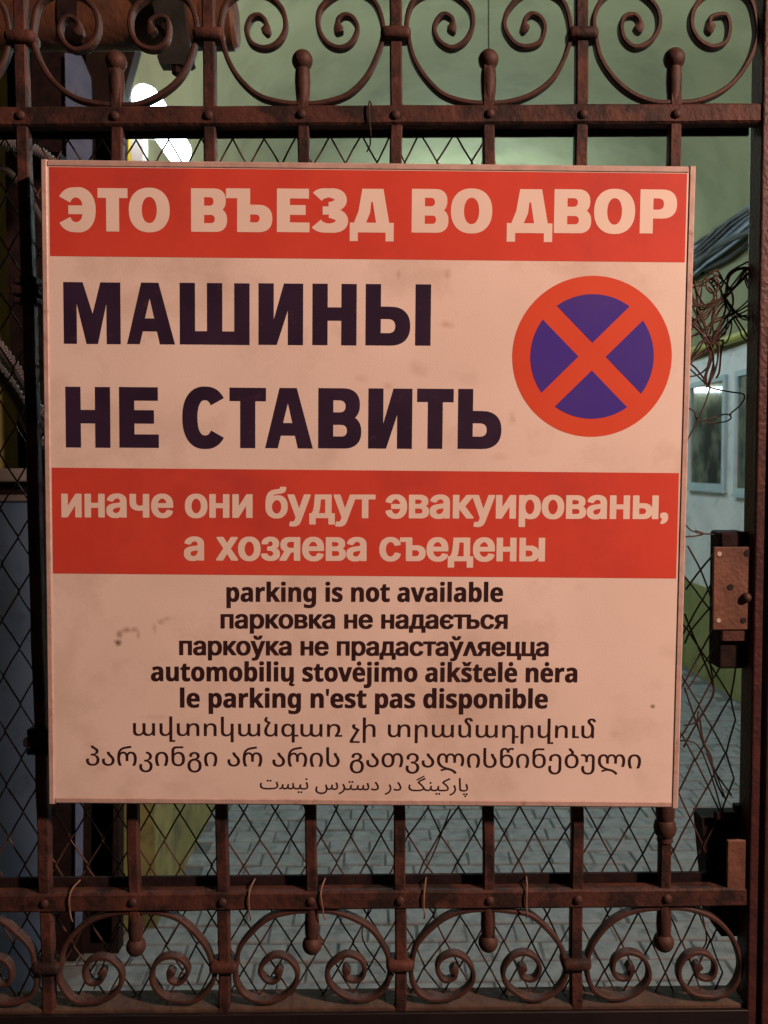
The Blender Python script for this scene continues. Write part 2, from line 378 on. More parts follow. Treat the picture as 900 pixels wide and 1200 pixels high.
# ---- dark timber posts by the left wall
def slab(pxs, Y, thick, m, nm, parent, org):
    """an upright solid traced as a polygon on the plane at Y, with real thickness behind it"""
    p = [at(x, y, Y) for x, y in pxs]; n = len(p)
    vs = [(q.x-org[0], 0, q.z-org[2]) for q in p] + [(q.x-org[0], thick, q.z-org[2]) for q in p]
    b = MB(); b.add(vs, [tuple(range(n)), tuple(range(2*n-1, n-1, -1))] + [(i, n+i, n+(i+1)%n, (i+1)%n) for i in range(n)])
    return b.build(nm, m, parent)
t = thing('timber_post', 'dark brown timber post with a slanted bracket at its head, right of the blue-grey gap', 'post', (at(118,600,1.62).x, 1.62, 0))
g = at(94,1118,1.62)
slab([(95,1117),(139,1117),(141,600),(143,230),(145,108),(160,54),(156,-40),(100,-40),(101,300),(98,700)], 1.62, .05, WOODD, 'post_body', t, t.location)
slab([(104,1108),(129,1108),(131,960),(130,700),(131,240),(129,150),(110,150),(109,420),(107,800)], 1.606, .013, mat('worn_dark_wood', (.020,.012,.010), (.034,.02,.015), rough=.6, scale=18, bump=.5), 'face_board', t, Vector((t.location.x, 1.606, 0)))
t = thing('timber_post', 'nearly black timber post between the left gate bar and the blue-grey gap', 'post', (at(75,600,1.58).x, 1.58, 0))
slab([(60,1126),(89,1126),(88,900),(82,600),(77,250),(76,62),(76,-40),(36,-40),(37,200),(50,600)], 1.58, .12, DARKI, 'post_body', t, t.location)
t = thing('lit_gap_board', 'board coloured blue-grey for the lit wall seen in the gap between the two dark timber posts', 'board', (at(90,600,1.56).x, 1.56, 0))  # board colour stands in for the lit wall behind the gap
slab([(88,1090),(94,1090),(98,330),(104,250),(106,128),(104,88),(94,64),(76,62),(79,240),(90,330)], 1.56, .02, mat('lit_gap_blue', (.10,.17,.32), (.15,.23,.40), rough=.6, scale=18, bump=.2, c3=(.1,.11,.13), s3=12), 'board_sheet', t, t.location)

# ---- blue-grey cabinet with ledge at far left
c0 = at(-70, 548, 1.40); c1 = at(38, 548, 1.40)
t = thing('metal_cabinet', 'blue-grey metal cabinet with pale lid standing at far left behind the gate', 'cabinet', (c1.x, 1.40, 0))
zt = c1.z; W_ = c1.x-c0.x
b = MB(); b.box(-W_-.3, 0, 0, .04, 0, zt-.075, .006); b.build('body', CAB, t)
b = MB(); b.box(-W_-.3, .004, -.02, .04, zt-.038, zt-.002, .006); b.build('lid', mat('pale_lid_paint', (.26,.25,.26), (.34,.33,.34), rough=.5, scale=10), t)
b = MB(); b.box(-W_-.28, -.02, .03, .038, zt-.076, zt-.037); b.build('gap_frame', DARKI, t)
b = MB(); b.box(-W_-.3, -.002, -.012, .0, zt-.09, zt-.074); b.build('edge_trim', mat('edge_trim_metal', (.3,.3,.32), rough=.35, metal=.4), t)

# ---- hoses at far left
def hose(P, r, label, ribs=True, m=None, grp='black hoses hanging behind the left gate bar'):
    Q = catmull(P, 40 if ribs else 10)
    if ribs:
        sc_ = [1.0 + .12*(1 if (i//2) % 2 else -1) for i in range(len(Q))]
    else: sc_ = None
    o = MB().sweep(Q, circ(r, 12), sc_).build('hose', m or HOSE, None, True)
    o['label'] = label; o['category'] = 'hose'; o['group'] = grp; return o
hose([at(-50,360,.55), at(-5,402,.55), at(35,462,.56), at(66,540,.56), at(95,700,.57)], .0105, 'corrugated grey hose slanting down behind the left gate bar, upper one over the yellow wall')
hose([at(-50,395,.60), at(-5,432,.60), at(32,490,.60), at(64,585,.60), at(92,760,.60)], .014, 'thick black hose slanting down directly under the corrugated grey one', False, CABLED)
hose([at(-40,120,.52), at(5,166,.52), at(30,171,.52), at(60,188,.53), at(110,240,.53)], .008, 'pale corrugated conduit crossing behind the gate bar just left of the sign top corner', True, mat('pale_conduit', (.08,.09,.10), (.12,.13,.15), rough=.5, scale=20))
hose([at(-40,190,.56), at(0,196,.56), at(22,214,.56), at(44,250,.56), at(80,330,.56)], .006, 'thin dark cable curving down at far left beside the sign', False, CABLED)
# near black sheet: old door leaf at far left
t = thing('door_leaf', 'black door leaf standing open behind the left gate bar beside the sign', 'door', (at(26,600,.75).x, .75, 0))
slab([(6,178),(70,178),(92,600),(96,800),(70,620),(40,510),(14,430),(8,330)], .75, .04, DARKI, 'leaf', t, t.location)

# ---- rusty horizontal pipe with hanging bracket at top left
pz = at(150, 28, .45)
t = thing('rusty_pipe', 'thick rusty horizontal pipe with a dark closed end at upper left behind the scrolls', 'pipe', (at(278,28,.45).x, .45, pz.z))
b = MB(); b.lathe([(.036,-1.3),(.0385,-1.3),(.0385,-.06),(.0375,-.052)], (0,0,0), 'x', 28); b.build('pipe_body', PIPER, t, True)
b = MB(); b.lathe([(.038,-.055),(.0395,-.05),(.0395,-.006),(.034,0),(.01,.001)], (0,0,0), 'x', 28); b.build('end_cap', PIPER, t, True)
b = MB(); b.lathe([(.0415,-.27),(.0415,-.24)], (0,0,0), 'x', 28); b.build('clamp_ring', DARKI, t, True)
t = thing('hanging_bracket', 'dark grey metal bracket with a bolt hanging over the rusty horizontal pipe', 'bracket', (at(205,40,.385).x, .385, at(205,78,.385).z))
slab([(172,-30),(212,-30),(218,30),(226,72),(222,75),(187,75),(184,66),(192,48),(182,20)], .385, .022, GALV, 'bracket_plate', t, t.location)
b = MB(); b.lathe([(.006,.004),(.0085,0),(.0085,-.01),(.004,-.013)], (0,.011,.004), 'z', 8); b.build('bolt', DARKI, t)
b = MB(); b.lathe([(.011,0),(.011,-.008),(.006,-.012)], (-.012,.0,.055), 'y', 8); b.build('bolt_head', DARKI, t)

# ================================================================== GATE
T = .4316
ZT, ZB = ZG+T, ZG-T
gate = thing('iron_gate', 'brown wrought iron gate with scrolls, knobbed bars and riveted rails carrying the sign', 'gate', (0, 0, 0))
mods = [-.7, -.5, -.3, -.1, .1, .3]              # centres are the knobbed bars
XST = at(888,137,0).x                             # left edge of the lock stile
def jit(a): return random.uniform(-a, a)
def railx(z, h, nm, x1):
    secs = np.linspace(-.85, x1, 46)
    b = MB(); b.sweep([(x, jit(.0003), z+jit(.0004)) for x in secs], crect(.018, h, .0022), up=(0,0,1)); return b.build(nm, RUST, gate, True)
railx(ZT, .0205, 'rail', XST+.002); railx(ZB, .0215, 'rail', XST+.002)
b = MB(); b.box(-.85, XST-.004, .0125, .0165, ZB-.004, ZB+.019); b.build('mesh_strip', DARKI, gate)
b = MB(); b.box(-.85, XST-.004, .0125, .0165, ZT-.0155, ZT+.006); b.build('mesh_strip', DARKI, gate)
ZS = at(450,1176,0).z                             # sill rail top
b = MB(); b.box(-.85, XST+.002, -.006, .03, ZS-.012, ZS, .002); b.build('sill_rail', mat('dusty_sill', (.045,.028,.022), (.075,.05,.035), rough=.85, scale=30, bump=.8), gate)
b = MB(); b.box(-.85, XST+.002, -.012, -.0065, .12, ZS-.004, .001); b.build('kick_panel', mat('shade_black_sheet', (.004,.003,.004), (.009,.006,.007), rough=.55, scale=20), gate)  # near-black sheet colour carries the shade below the sill
b = MB(); b.box(-.85, XST+.002, -.011, .012, .09, .118, .002); b.build('rail', RUST, gate)
# stile
b = MB(); b.box(XST, XST+.013, -.0115, .02, .08, ZG+.75, .0025); b.build('lock_stile', STILE, gate)
b = MB(); b.box(XST+.0135, XST+.052, -.0165, .014, .08, ZG+.75, .003); b.build('cover_strip', STILE, gate)
# main bars
def prism_bar(x, z0, z1, s, m, nm, par):
    n = max(2, int((z1-z0)/.05)); b = MB()
    b.sweep([(x+jit(.0009), jit(.0007), z) for z in np.linspace(z0, z1, n)], crect(s, s, .0016), up=(0,1,0)); return b.build(nm, m, par, True)
mains = [-.8, -.6, -.4, -.2, 0, .2]
for x in mains:
    br = prism_bar(x, ZS-.004, ZG+.75, .0132, RUST, 'upright_bar', gate)
colT, colB = ZT+.084, ZB-.0765
def collar(x, z, m=RUST):
    b = MB(); b.box(x-.0166-jit(.0008), x+.0166+jit(.0008), -.0125, .0125, z-.0068, z+.0068, .0055)
    o = b.build('collar', m, gate, True); return o
for x in mains: collar(x, colT+jit(.0015)); collar(x, colB+jit(.0015))
# knobbed bars
for i, x in enumerate(mods):
    zt = ZT+.0605+jit(.001); zb = ZB-.0545+jit(.001)
    kb = prism_bar(x, zb+.006, zt-.006, .0126, RUST, 'knobbed_bar', gate)
    for zz, s in ((zt, 1), (zb, -1)):
        prof = [(.0060, -.052), (.0078, -.034), (.0084, -.022), (.0080, -.013)]
        r = .0113+jit(.0004)
        prof += [(max(.0008, r*math.sin(math.radians(a))), -r*math.cos(math.radians(a))) for a in range(40, 181, 14)]
        b = MB(); b.lathe([(q, h*s) for q, h in prof], (x, 0, zz), 'z', 18); o = b.build('knob', RUST2, kb, True)
# extra turned collars on bars
def turned(x, z, r=.0115):
    b = MB(); b.lathe([(.009,-.019),(.0085,-.014),(r,-.010),(r+.0012,-.004),(r,.003),(.0095,.006),(.0105,.010),(.0105,.026)], (x,0,z), 'z', 18)
    b.build('turned_collar', RUST2, gate, True)
turned(.3, at(778,966,0).z)
for yy in (343, 868):  # bands coloured dark in place of the shadow cast by the sign
    q = at(36 if yy < 500 else 46, yy, 0)
    b = MB(); b.box(-.4-.017, -.4+.014, -.012, .012, q.z-.004, q.z+.006, .0025); b.build('band', DARKI, gate)
    b = MB(); b.box(-.4-.014, -.4+.012, -.011, .011, q.z-.013, q.z-.0065, .002); b.build('band', DARKI, gate)
    b = MB(); b.box(-.4-.013, -.4+.011, -.0105, .0105, q.z+.008, q.z+.016, .002); b.build('band', DARKI, gate)
# rivets
rv = MB(); rv.lathe([(.0052,0),(.0048,-.0016),(.0034,-.003),(.0012,-.0038)], (0,0,0), 'y', 12)
rme = rv.mesh('rivet'); rme.materials.append(RUST2)
for x in mods+mains:
    for z in (ZT, ZB):
        stamp('rivet', rme, (x+jit(.001), -.0088, z+jit(.0012)), gate, smooth=False)
# scrolls
SPI = [(0,.0035),(-.022,.0045),(-.047,.0125),(-.0665,.0285),(-.0805,.050),(-.0868,.072),(-.0868,.0905),(-.0805,.1085),(-.067,.1185),(-.050,.1205),
       (-.033,.1145),(-.0195,.1),(-.0175,.082),(-.0265,.0665),(-.041,.0615),(-.0535,.0675),(-.0585,.0805),(-.0545,.0925),(-.046,.0955),(-.0385,.0905),(-.0385,.0825),(-.0415,.0785)]
def scroll(cx, base, s):
    """one heart-shaped scroll bar: both ends curl inwards; s=+1 stands on the rail, s=-1 hangs under it"""
    L = [((x*(1+jit(.012))+jit(.0007)), (z+jit(.0008))*(.90 if s < 0 else 1.0)) for x, z in SPI[1:]]
    Rr = [(-x*(1+jit(.02))+jit(.0008), (z+jit(.0012))*(.90 if s < 0 else 1.0)) for x, z in SPI[1:]]
    pts = L[::-1] + [(0,.0032)] + Rr
    P = catmull([(cx+x, 0, base+s*z) for x, z in pts], 7)
    n = len(P); scl = []
    for i in range(n):
        u = min(i, n-1-i)/ (n/2)
        k = 1.0
        if u < .075: k = 1.0 + 1.05*math.sin(math.pi*min(1,(u+.012)/.087))
        scl.append((k if u < .075 else .9+.1*min(1,u*2), .9))
    b = MB(); b.sweep(P, crect(.0052, .0125, .0013), scl, up=(0,1,0)); b.build('scroll', RUST2, gate, True)
for cx in mods:
    if cx == .3 and False: continue
    scroll(cx, ZT+.0102, 1); scroll(cx, ZB-.0108, -1)
# tie wires fixing the mesh
for px, Z in ((82,ZB),(292,ZB),(376,ZB),(497,ZB),(617,ZB),(432,ZT)):
    p = at(px, 1050 if Z == ZB else 138, -.01); x = p.x; j = jit(.002)
    P = catmull([(x+.004,.016,Z+.016),(x+.0015,-.004,Z+.0155),(x,-.0115,Z+.009),(x+.0005+j,-.0115,Z-.006),(x+.0015+j,-.011,Z-.0155),(x+.002+j*2,-.007,Z-.022)], 5)
    o = MB().sweep(P, circ(.0009, 6)).build('tie_wire', TIE if Z == ZB else WIRE, gate, True)
# lock plate and boxes on the stile
lk = thing('gate_lock', 'rusty steel lock plate with drilled holes over a dark lock case beside the right stile', 'lock', (XST, 0, at(860,740,0).z))
zz = lambda y: at(860,y,-.006).z - lk.location.z
xx = lambda x, y=700: at(x,y,-.006).x - lk.location.x
b = MB(); b.box(xx(847), -.001, .002, .034, zz(786), zz(624), .003); b.build('lock_case', DARKI, lk)
b = MB(); b.box(xx(848), -.001, -.004, .0018, zz(752), zz(739), .001); b.build('case_lip', RUST, lk)
b = MB(); b.box(xx(836), -.0005, -.006, -.0022, zz(738), zz(641), .0008); b.build('lock_plate', PLATE, lk)
hole = mat('pale_hole', (.45,.42,.38), rough=.6); HB = mat('hole_black', (.008,.006,.006), rough=.9)
for (hx, hy, r, m) in ((843,649,.0026,hole),(842,727,.0024,hole),(856,688,.0034,HB),(876,648,.0038,HB),(871,727,.0032,HB)):
    b = MB(); b.lathe([(r,0),(r,-.0006)], (xx(hx,hy), -.006, at(hx,hy,-.006).z-lk.location.z), 'y', 14); b.build('screw_hole', m, lk)
b = MB(); b.lathe([(.0055,0),(.0052,-.003),(.0036,-.0052),(.001,-.006)], (xx(874,700), -.006, at(874,700,-.006).z-lk.location.z), 'y', 14); b.build('screw', RUST2, lk, True)
kp = thing('latch_keeper', 'black angle bracket with an orange-brown plate at lower right between rail and stile', 'bracket', (XST, 0, at(860,1104,0).z))
zk = lambda y: at(855,y,.01).z - kp.location.z
xk = lambda x, y=1000: at(x,y,.01).x - kp.location.x
b = MB()
b.add([(xk(827,960),.022,zk(963)),(xk(880,960),.022,zk(963)),(xk(880),.022,zk(1104)),(xk(850,1104),.022,zk(1104)),(xk(838,1080),.022,zk(1085)),
       (xk(827,960),.05,zk(963)),(xk(880,960),.05,zk(963)),(xk(880),.05,zk(1104)),(xk(850,1104),.05,zk(1104)),(xk(838,1080),.05,zk(1085))],
      [(0,1,2,3,4),(9,8,7,6,5)]+[(i,5+i,5+(i+1)%5,(i+1)%5) for i in range(5)])
b.build('bracket_body', DARKI, kp)
b = MB(); b.box(xk(845), -.001, -.0075, -.0030, zk(1037), zk(977), .0015); b.build('keeper_plate', PLATE, kp)
b = MB(); b.box(xk(840), -.001, .012, .0218, zk(962), zk(953), .0012); b.build('top_lug', DARKI, kp)
b = MB(); b.box(xk(862), xk(872), .012, .0218, zk(952.5), zk(945), .0012); b.build('top_lug', DARKI, kp)

# ================================================================== CHAIN-LINK MESH
net = thing('chain_link_mesh', 'dark chain-link wire mesh tied behind the bars, torn and tangled beside the lock', 'wire mesh', (0, .019, 0))
PW, PH = .0356, .0632
xN0 = at(240+180/4.09, 948, .02).x     # a diamond apex column under the sign
zN0 = at(300, 949, .02).z
def warp(x, z):
    """real, uneven pull of the old mesh"""
    dx = .0015*math.sin(z*9+x*13) + .001*math.sin(x*31+z*5)
    dz = .002*math.sin(x*11+1.3) + .0012*math.sin(z*17+x*7)
    k = max(0, x-.08)
    dz += -.20*k*0 + .42*k*k*math.sin(z*6+.6)
    dx += k*(.045*math.sin((z-ZG+.35)*7))
    dx += .006*math.exp(-((x-.03)/.03)**2)*math.sin((z)*40)
    return x+dx, z+dz
ztop = at(300,160,.02).z; zbot = ZS-.004
x_lo, x_hi = -.66, XST-.005
PH = 2*(ztop-zN0)/round((ztop-zN0)/(PH/2))
k0 = int((x_lo-xN0)/PW)-1
k0 *= 2
for k in range(k0, k0+120):
    xc = xN0 + (k+.5)*PW/2
    if xc > x_hi-.004: break
    if xc < x_lo: continue
    top = ztop
    if xc > at(575,170,.02).x: top = ZG+.32
    if xc > at(800,600,.02).x: top = at(820,668,.02).z
    P = []; j = 0
    z = zN0 + math.floor((top-zN0)/(PH/2)+.01)*(PH/2)
    par = int(round((z-zN0)/(PH/2)))
    while z > zbot:
        sgn = -1 if ((par+k) % 2 == 0) else 1
        ax = xc + sgn*PW/4*1.02
        if z <= top+.0005:
            X, Z = warp(ax, z)
            X = min(X, x_hi)
            P.append((X+jit(.0007), .0011*(1 if sgn > 0 else -1), Z+jit(.0009)))
        z -= PH/2; par -= 1
    if len(P) < 3: continue
    Q = []
    for a, c in zip(P[:-1], P[1:]):
        a, c = Vector(a), Vector(c)
        Q += [a, a.lerp(c,.07)+Vector((0,0,0)), a.lerp(c,.5)+Vector((jit(.0006),0,jit(.0004))), a.lerp(c,.93)]
    Q.append(Vector(P[-1]))
    MB().sweep(Q, circ(.00105, 5)).build('mesh_wire', WIRE, net, True)
def wire(pts, Y=.0, r=.00105, n=6, nm='loose_wire', m=None):
    P = [at(x, y, .019+Y+jit(.003)) for x, y in pts]
    P = [Vector((p.x, p.y-.019, p.z)) for p in P]
    return MB().sweep(catmull(P, n), circ(r, 6)).build(nm, m or WIRE, net, True)
Z5 = lambda L: [(780+x/4.28, 180+y/4.28) for x, y in L]
Z6 = lambda L: [(780+x/4.28, 380+y/4.28) for x, y in L]
Z7 = lambda L: [(780+x/4.28, 600+y/4.28) for x, y in L]
TW = mat('rusty_tangle_wire', (.03,.015,.012), (.06,.028,.018), rough=.6, scale=60)
tang = [
 Z5([(110,650),(180,640),(230,600),(262,640),(255,700),(200,780),(150,830),(110,880)]),
 Z5([(145,640),(160,700),(200,760),(270,730),(310,690),(350,640),(400,580),(440,590),(470,610)]),
 Z5([(200,640),(240,625),(260,670),(235,700),(205,670),(215,630),(255,650),(290,720),(300,780),(270,860),(225,960)]),
 Z5([(300,680),(330,600),(380,572),(430,580),(400,620),(340,680),(290,730),(200,770),(150,760),(110,780)]),
 Z5([(300,720),(310,640),(350,590),(420,575),(450,590)]),
 Z5([(290,720),(340,790),(400,820),(480,850)]),
 Z5([(305,740),(350,820),(390,880),(420,930),(470,960)]),
 Z5([(480,750),(400,790),(330,830),(270,900),(225,960),(160,1010),(120,1060)]),
 Z5([(470,720),(440,700),(410,640),(400,580)]),
 Z5([(110,840),(160,880),(225,960),(240,1040),(225,1110),(215,1165)]),
 Z5([(120,740),(150,800),(180,880),(225,955),(300,890),(330,840),(325,900),(300,950),(260,930),(225,960)]),
 Z5([(110,800),(170,860),(200,900),(240,830),(260,770),(290,740)]),
 Z5([(150,680),(165,760),(195,850),(225,960),(215,1050),(190,1140)]),
 Z5([(225,965),(180,940),(140,1000),(110,1040)]),
 Z5([(240,900),(235,820),(270,760),(310,730)]),
 Z5([(225,960),(265,960),(260,1040),(235,1110),(218,1168)]),
 Z5([(110,930),(160,900),(240,850),(330,810),(400,770),(450,740)]),
 Z5([(160,830),(155,720),(180,660),(235,690),(240,760),(200,830),(130,860)]),
 Z6([(110,215),(150,250),(215,310),(240,322),(330,340),(385,348),(395,370),(370,410),(325,450),(328,472),(290,490),(200,498)]),
 Z6([(328,455),(290,452),(240,470),(165,485),(145,440),(115,420)]),
 Z6([(222,320),(200,390),(160,480),(130,540),(105,590)]),
 Z6([(215,312),(190,270),(150,220),(120,190),(105,140)]),
 Z6([(212,305),(240,220),(232,140),(240,100)]),
 Z6([(215,310),(250,230),(262,150),(250,60)]),
 Z6([(110,265),(170,250),(220,200),(235,120)]),
 Z6([(100,1005),(130,1035),(185,1050),(240,1055),(290,1085),(310,1100)]),
 Z6([(100,1065),(150,1062),(188,1050),(150,1035)]),
 Z7([(280,120),(300,230),(320,310),(328,372)]),
 Z7([(110,170),(175,290),(235,450),(240,480)]),
 Z7([(250,200),(175,290),(100,390)]),
 Z7([(320,360),(230,470),(130,590),(95,660)]),
 Z7([(95,510),(130,600),(190,740),(235,860),(240,915),(200,990),(155,1060),(90,1180)]),
 Z7([(300,590),(240,700),(225,760),(240,860),(235,920),(190,1000),(150,1060)]),
 Z7([(300,600),(200,750),(110,890)]),
 Z7([(95,880),(155,1060),(200,1180),(240,1290),(330,1420)]),
 Z7([(160,1060),(180,1140),(220,1230),(260,1330),(300,1440)]),
 Z7([(170,1030),(190,1150),(225,1220),(250,1340),(290,1430)]),
 Z7([(90,1070),(150,1055),(165,1000)]),
]
for L in tang[:18]:
    ox, oy, kx_ = random.uniform(-7,7), random.uniform(-8,8), random.uniform(.85,1.12)
    tang.append([(min(884, 838+(x-838)*kx_+ox+random.uniform(-3,3)), y+oy+random.uniform(-3,3)) for x, y in L])
random.shuffle(tang)
for i, L in enumerate(tang): wire(L, r=.0010+jit(.00015), m=TW if i % 3 else WIRE)
# loose loops hanging behind the bottom scrolls
for L in ([(760,868),(790,868),(816,872),(832,905),(848,958)], [(822,1068),(828,1100),(820,1115),(800,1128)], [(528,948),(508,1000),(490,1035)],
          [(432,1065),(425,1100),(452,1140)], [(140,1085),(125,1120),(110,1160)], [(432,152),(434,168),(430,178)]): wire(L, r=.0009)

# ================================================================== SIGN
YS = -.030
SC = (-.0343, ZG-.0+.0298-.0)                 # centre; fitted on the plane y = YS
SC = (-.0343, ZG+.0298)
SA = math.radians(-.86)
ca, sa = math.cos(SA), math.sin(SA)
def su(px, py):
    p = at(px, py, YS); dx, dz = p.x-SC[0], p.z-SC[1]
    return dx*ca+dz*sa, -dx*sa+dz*ca
SWD, SHT = .6868/2, .6870/2
sign = thing('no_parking_sign', 'large square white and red multilingual no-parking sign wired to the front of the gate', 'sign', (SC[0], YS, SC[1]))
sign.rotation_euler = (0, -SA, 0)
STAINS = [(138,753,.0055,.0045,(.16,.11,.08),.9),(140,744,.005,.006,(.30,.22,.17),.75),(148,738,.007,.0045,(.34,.26,.2),.7),(157,738,.0055,.0045,(.38,.29,.22),.65),(162,745,.0035,.006,(.4,.3,.24),.6),(181,736,.004,.007,(.42,.32,.25),.6),(188,729,.006,.0045,(.42,.32,.25),.6),(196,725,.006,.0035,(.46,.36,.28),.5),(765,828,.004,.0035,(.15,.08,.05),.9),
          (524,322,.005,.008,(.45,.34,.27),.5),(467,322,.003,.006,(.40,.30,.24),.4),(523,381,.011,.005,(.42,.32,.25),.45),(490,432,.014,.011,(.50,.39,.30),.4),
          (455,452,.007,.005,(.5,.34,.2),.45),(425,444,.009,.006,(.5,.39,.3),.35),(600,490,.006,.010,(.5,.4,.32),.35),(602,492,.004,.004,(.4,.3,.25),.4),
          (720,860,.008,.006,(.5,.4,.32),.3),(120,900,.012,.008,(.55,.42,.3),.35),(180,840,.02,.004,(.55,.45,.36),.3),(585,535,.015,.006,(.55,.45,.36),.35)]
VINYL = sheet_mat()
fwid = .0075
b = MB(); b.box(-SWD+.002, SWD-.002, .0015, .0095, -SHT+.002, SHT-.002); b.build('backing_board', mat('sign_backing', (.2,.15,.12), rough=.8), sign)
b = MB()
# the printed sheet: a fine grid with a barely uneven surface
nx, nz = 4, 4
vs = [(-SWD+.004+(2*SWD-.008)*i/nx, 0.0, -SHT+.004+(2*SHT-.008)*j/nz) for j in range(nz+1) for i in range(nx+1)]
b.add(vs, [(j*(nx+1)+i, j*(nx+1)+i+1, (j+1)*(nx+1)+i+1, (j+1)*(nx+1)+i) for j in range(nz) for i in range(nx)])
sheet = b.build('printed_sheet', VINYL, sign, True)
def strip(P0, P1, flip):
    P0, P1 = Vector(P0), Vector(P1)
    n = 24
    pts = [P0.lerp(P1, i/n) for i in range(n+1)]
    b = MB(); b.sweep(pts, crect(fwid, .014, .0016), up=(0,1,0)); o = b.build('frame_strip', FRAME, sign, True); return o
e = fwid/2
strip((-SWD+fwid+.0003, .0060, SHT-e), (SWD-fwid-.0003, .0060, SHT-e), 0)
strip((-SWD+fwid+.0003, .0060, -SHT+e), (SWD-fwid-.0003, .0060, -SHT+e), 0)
strip((-SWD+e, .0058, -SHT), (-SWD+e, .0058, SHT), 1)
strip((SWD-e, .0058, -SHT), (SWD-e, .0058, SHT), 1)
# flat print layers (u, v metres on the sign), each lifted a hair over the one below
L1, L2 = -.00014, -.00028
def flat(polys, y, name, m, parent=sheet):
    b = MB()
    for p in polys: b.add([(u, y, v) for u, v in p], [tuple(range(len(p)))])
    me = bpy.data.meshes.new(name); me.from_pydata(b.v, [], b.f); me.update()
    return link(name, me, m, parent)
UL, UR = -SWD+fwid-.0005, SWD-fwid-.0015
va, vb = su(430,199.5)[1], su(430,303.8)[1]
flat([[(UL+.002,vb),(UR,vb),(UR,va),(UL+.002,va)]], L1, 'red_band', REDP)
va2, vb2 = su(430,551.2)[1], su(430,675.0)[1]
flat([[(UL+.001,vb2),(UR,vb2),(UR,va2),(UL+.001,va2)]], L1, 'red_band', REDP)
# roundel
cu, cv = su(693.8, 418); mpp = (su(787.3,418)[0]-su(600.3,418)[0])/187.0
ro, ri, hb = 93.5*mpp, 72.3*mpp, 11.3*mpp
flat([[(cu+ro*math.cos(2*math.pi*i/96), cv+ro*math.sin(2*math.pi*i/96)) for i in range(96)]], L1, 'prohibition_disc', mat('roundel_red_print', (.62,.080,.038), (.66,.095,.045), rough=.36, scale=14, spec=.35))
wedges = []
for q in range(4):
    a0 = math.pi/4 + q*math.pi/2; da = math.asin(hb/ri)
    p = [(cu + hb*math.sqrt(2)*math.cos(a0+math.pi/4), cv + hb*math.sqrt(2)*math.sin(a0+math.pi/4))]
    for i in range(25):
        a = a0+da + (math.pi/2-2*da)*i/24; p.append((cu+ri*math.cos(a), cv+ri*math.sin(a)))
    flat([p], L2, 'blue_wedge', BLUEP)
# ---- lettering machinery: contours -> clean triangles
def wn(P, C):
    """winding number of points P (n,2) in closed contour C (m,2)"""
    x, y = P[:,0][:,None], P[:,1][:,None]
    a = C; c = np.roll(C, -1, 0)
    up = (a[:,1] <= y) & (c[:,1] > y); dn = (a[:,1] > y) & (c[:,1] <= y)
    cr = (c[:,0]-a[:,0])*(y-a[:,1]) - (x-a[:,0])*(c[:,1]-a[:,1])
    return (up & (cr > 0)).sum(1) - (dn & (cr < 0)).sum(1)
def fill(layers, evenodd=True):
    """layers: lists of contours; inside when inside any layer. returns verts, tris"""
    V, Ed = [], []
    for L in layers:
        for C in L:
            n = len(V); V += [Vector((float(p[0]), float(p[1]))) for p in C]; m = len(C)
            Ed += [(n+i, n+(i+1) % m) for i in range(m)]
    r = delaunay_2d_cdt(V, Ed, [], 0, 1e-6, False)
    vv = np.array([[p.x, p.y] for p in r[0]]); tri = [t for t in r[2] if len(t) == 3]
    if not tri: return [], []
    cen = np.array([vv[list(t)].mean(0) for t in tri]); ins = np.zeros(len(tri), bool)
    for L in layers:
        w_ = sum(wn(cen, np.array(C)) for C in L)
        ins |= (np.abs(w_) % 2 == 1) if evenodd else (w_ != 0)
    return vv, [t for t, k in zip(tri, ins) if k]
def arc(cx, cy, rx_, ry_, a0, a1, n=14, p=2.35):
    o = []
    for i in range(n+1):
        a = math.radians(a0+(a1-a0)*i/n); c, s = math.cos(a), math.sin(a)
        o.append((cx+rx_*math.copysign(abs(c)**(2/p), c), cy+ry_*math.copysign(abs(s)**(2/p), s)))
    return o
def rect(x0,x1,y0,y1): return [(x0,y0),(x1,y0),(x1,y1),(x0,y1)]
def D(x0,x1,y0,y1,k=.9):
    ry_ = (y1-y0)/2; rx_ = min((x1-x0)*.98, ry_*k*1.15)
    return [(x0,y0)] + arc(x1-rx_, (y0+y1)/2, rx_, ry_, -90, 90, 16) + [(x0,y1)]
def ribbon(P, W):
    L, R_ = [], []
    for i in range(len(P)):
        a, c = np.array(P[max(i-1,0)]), np.array(P[min(i+1,len(P)-1)]); t = (c-a)/np.linalg.norm(c-a); nrm = np.array([-t[1],t[0]])
        L.append(tuple(np.array(P[i])+nrm*W[i]/2)); R_.append(tuple(np.array(P[i])-nrm*W[i]/2))
    return L + R_[::-1]
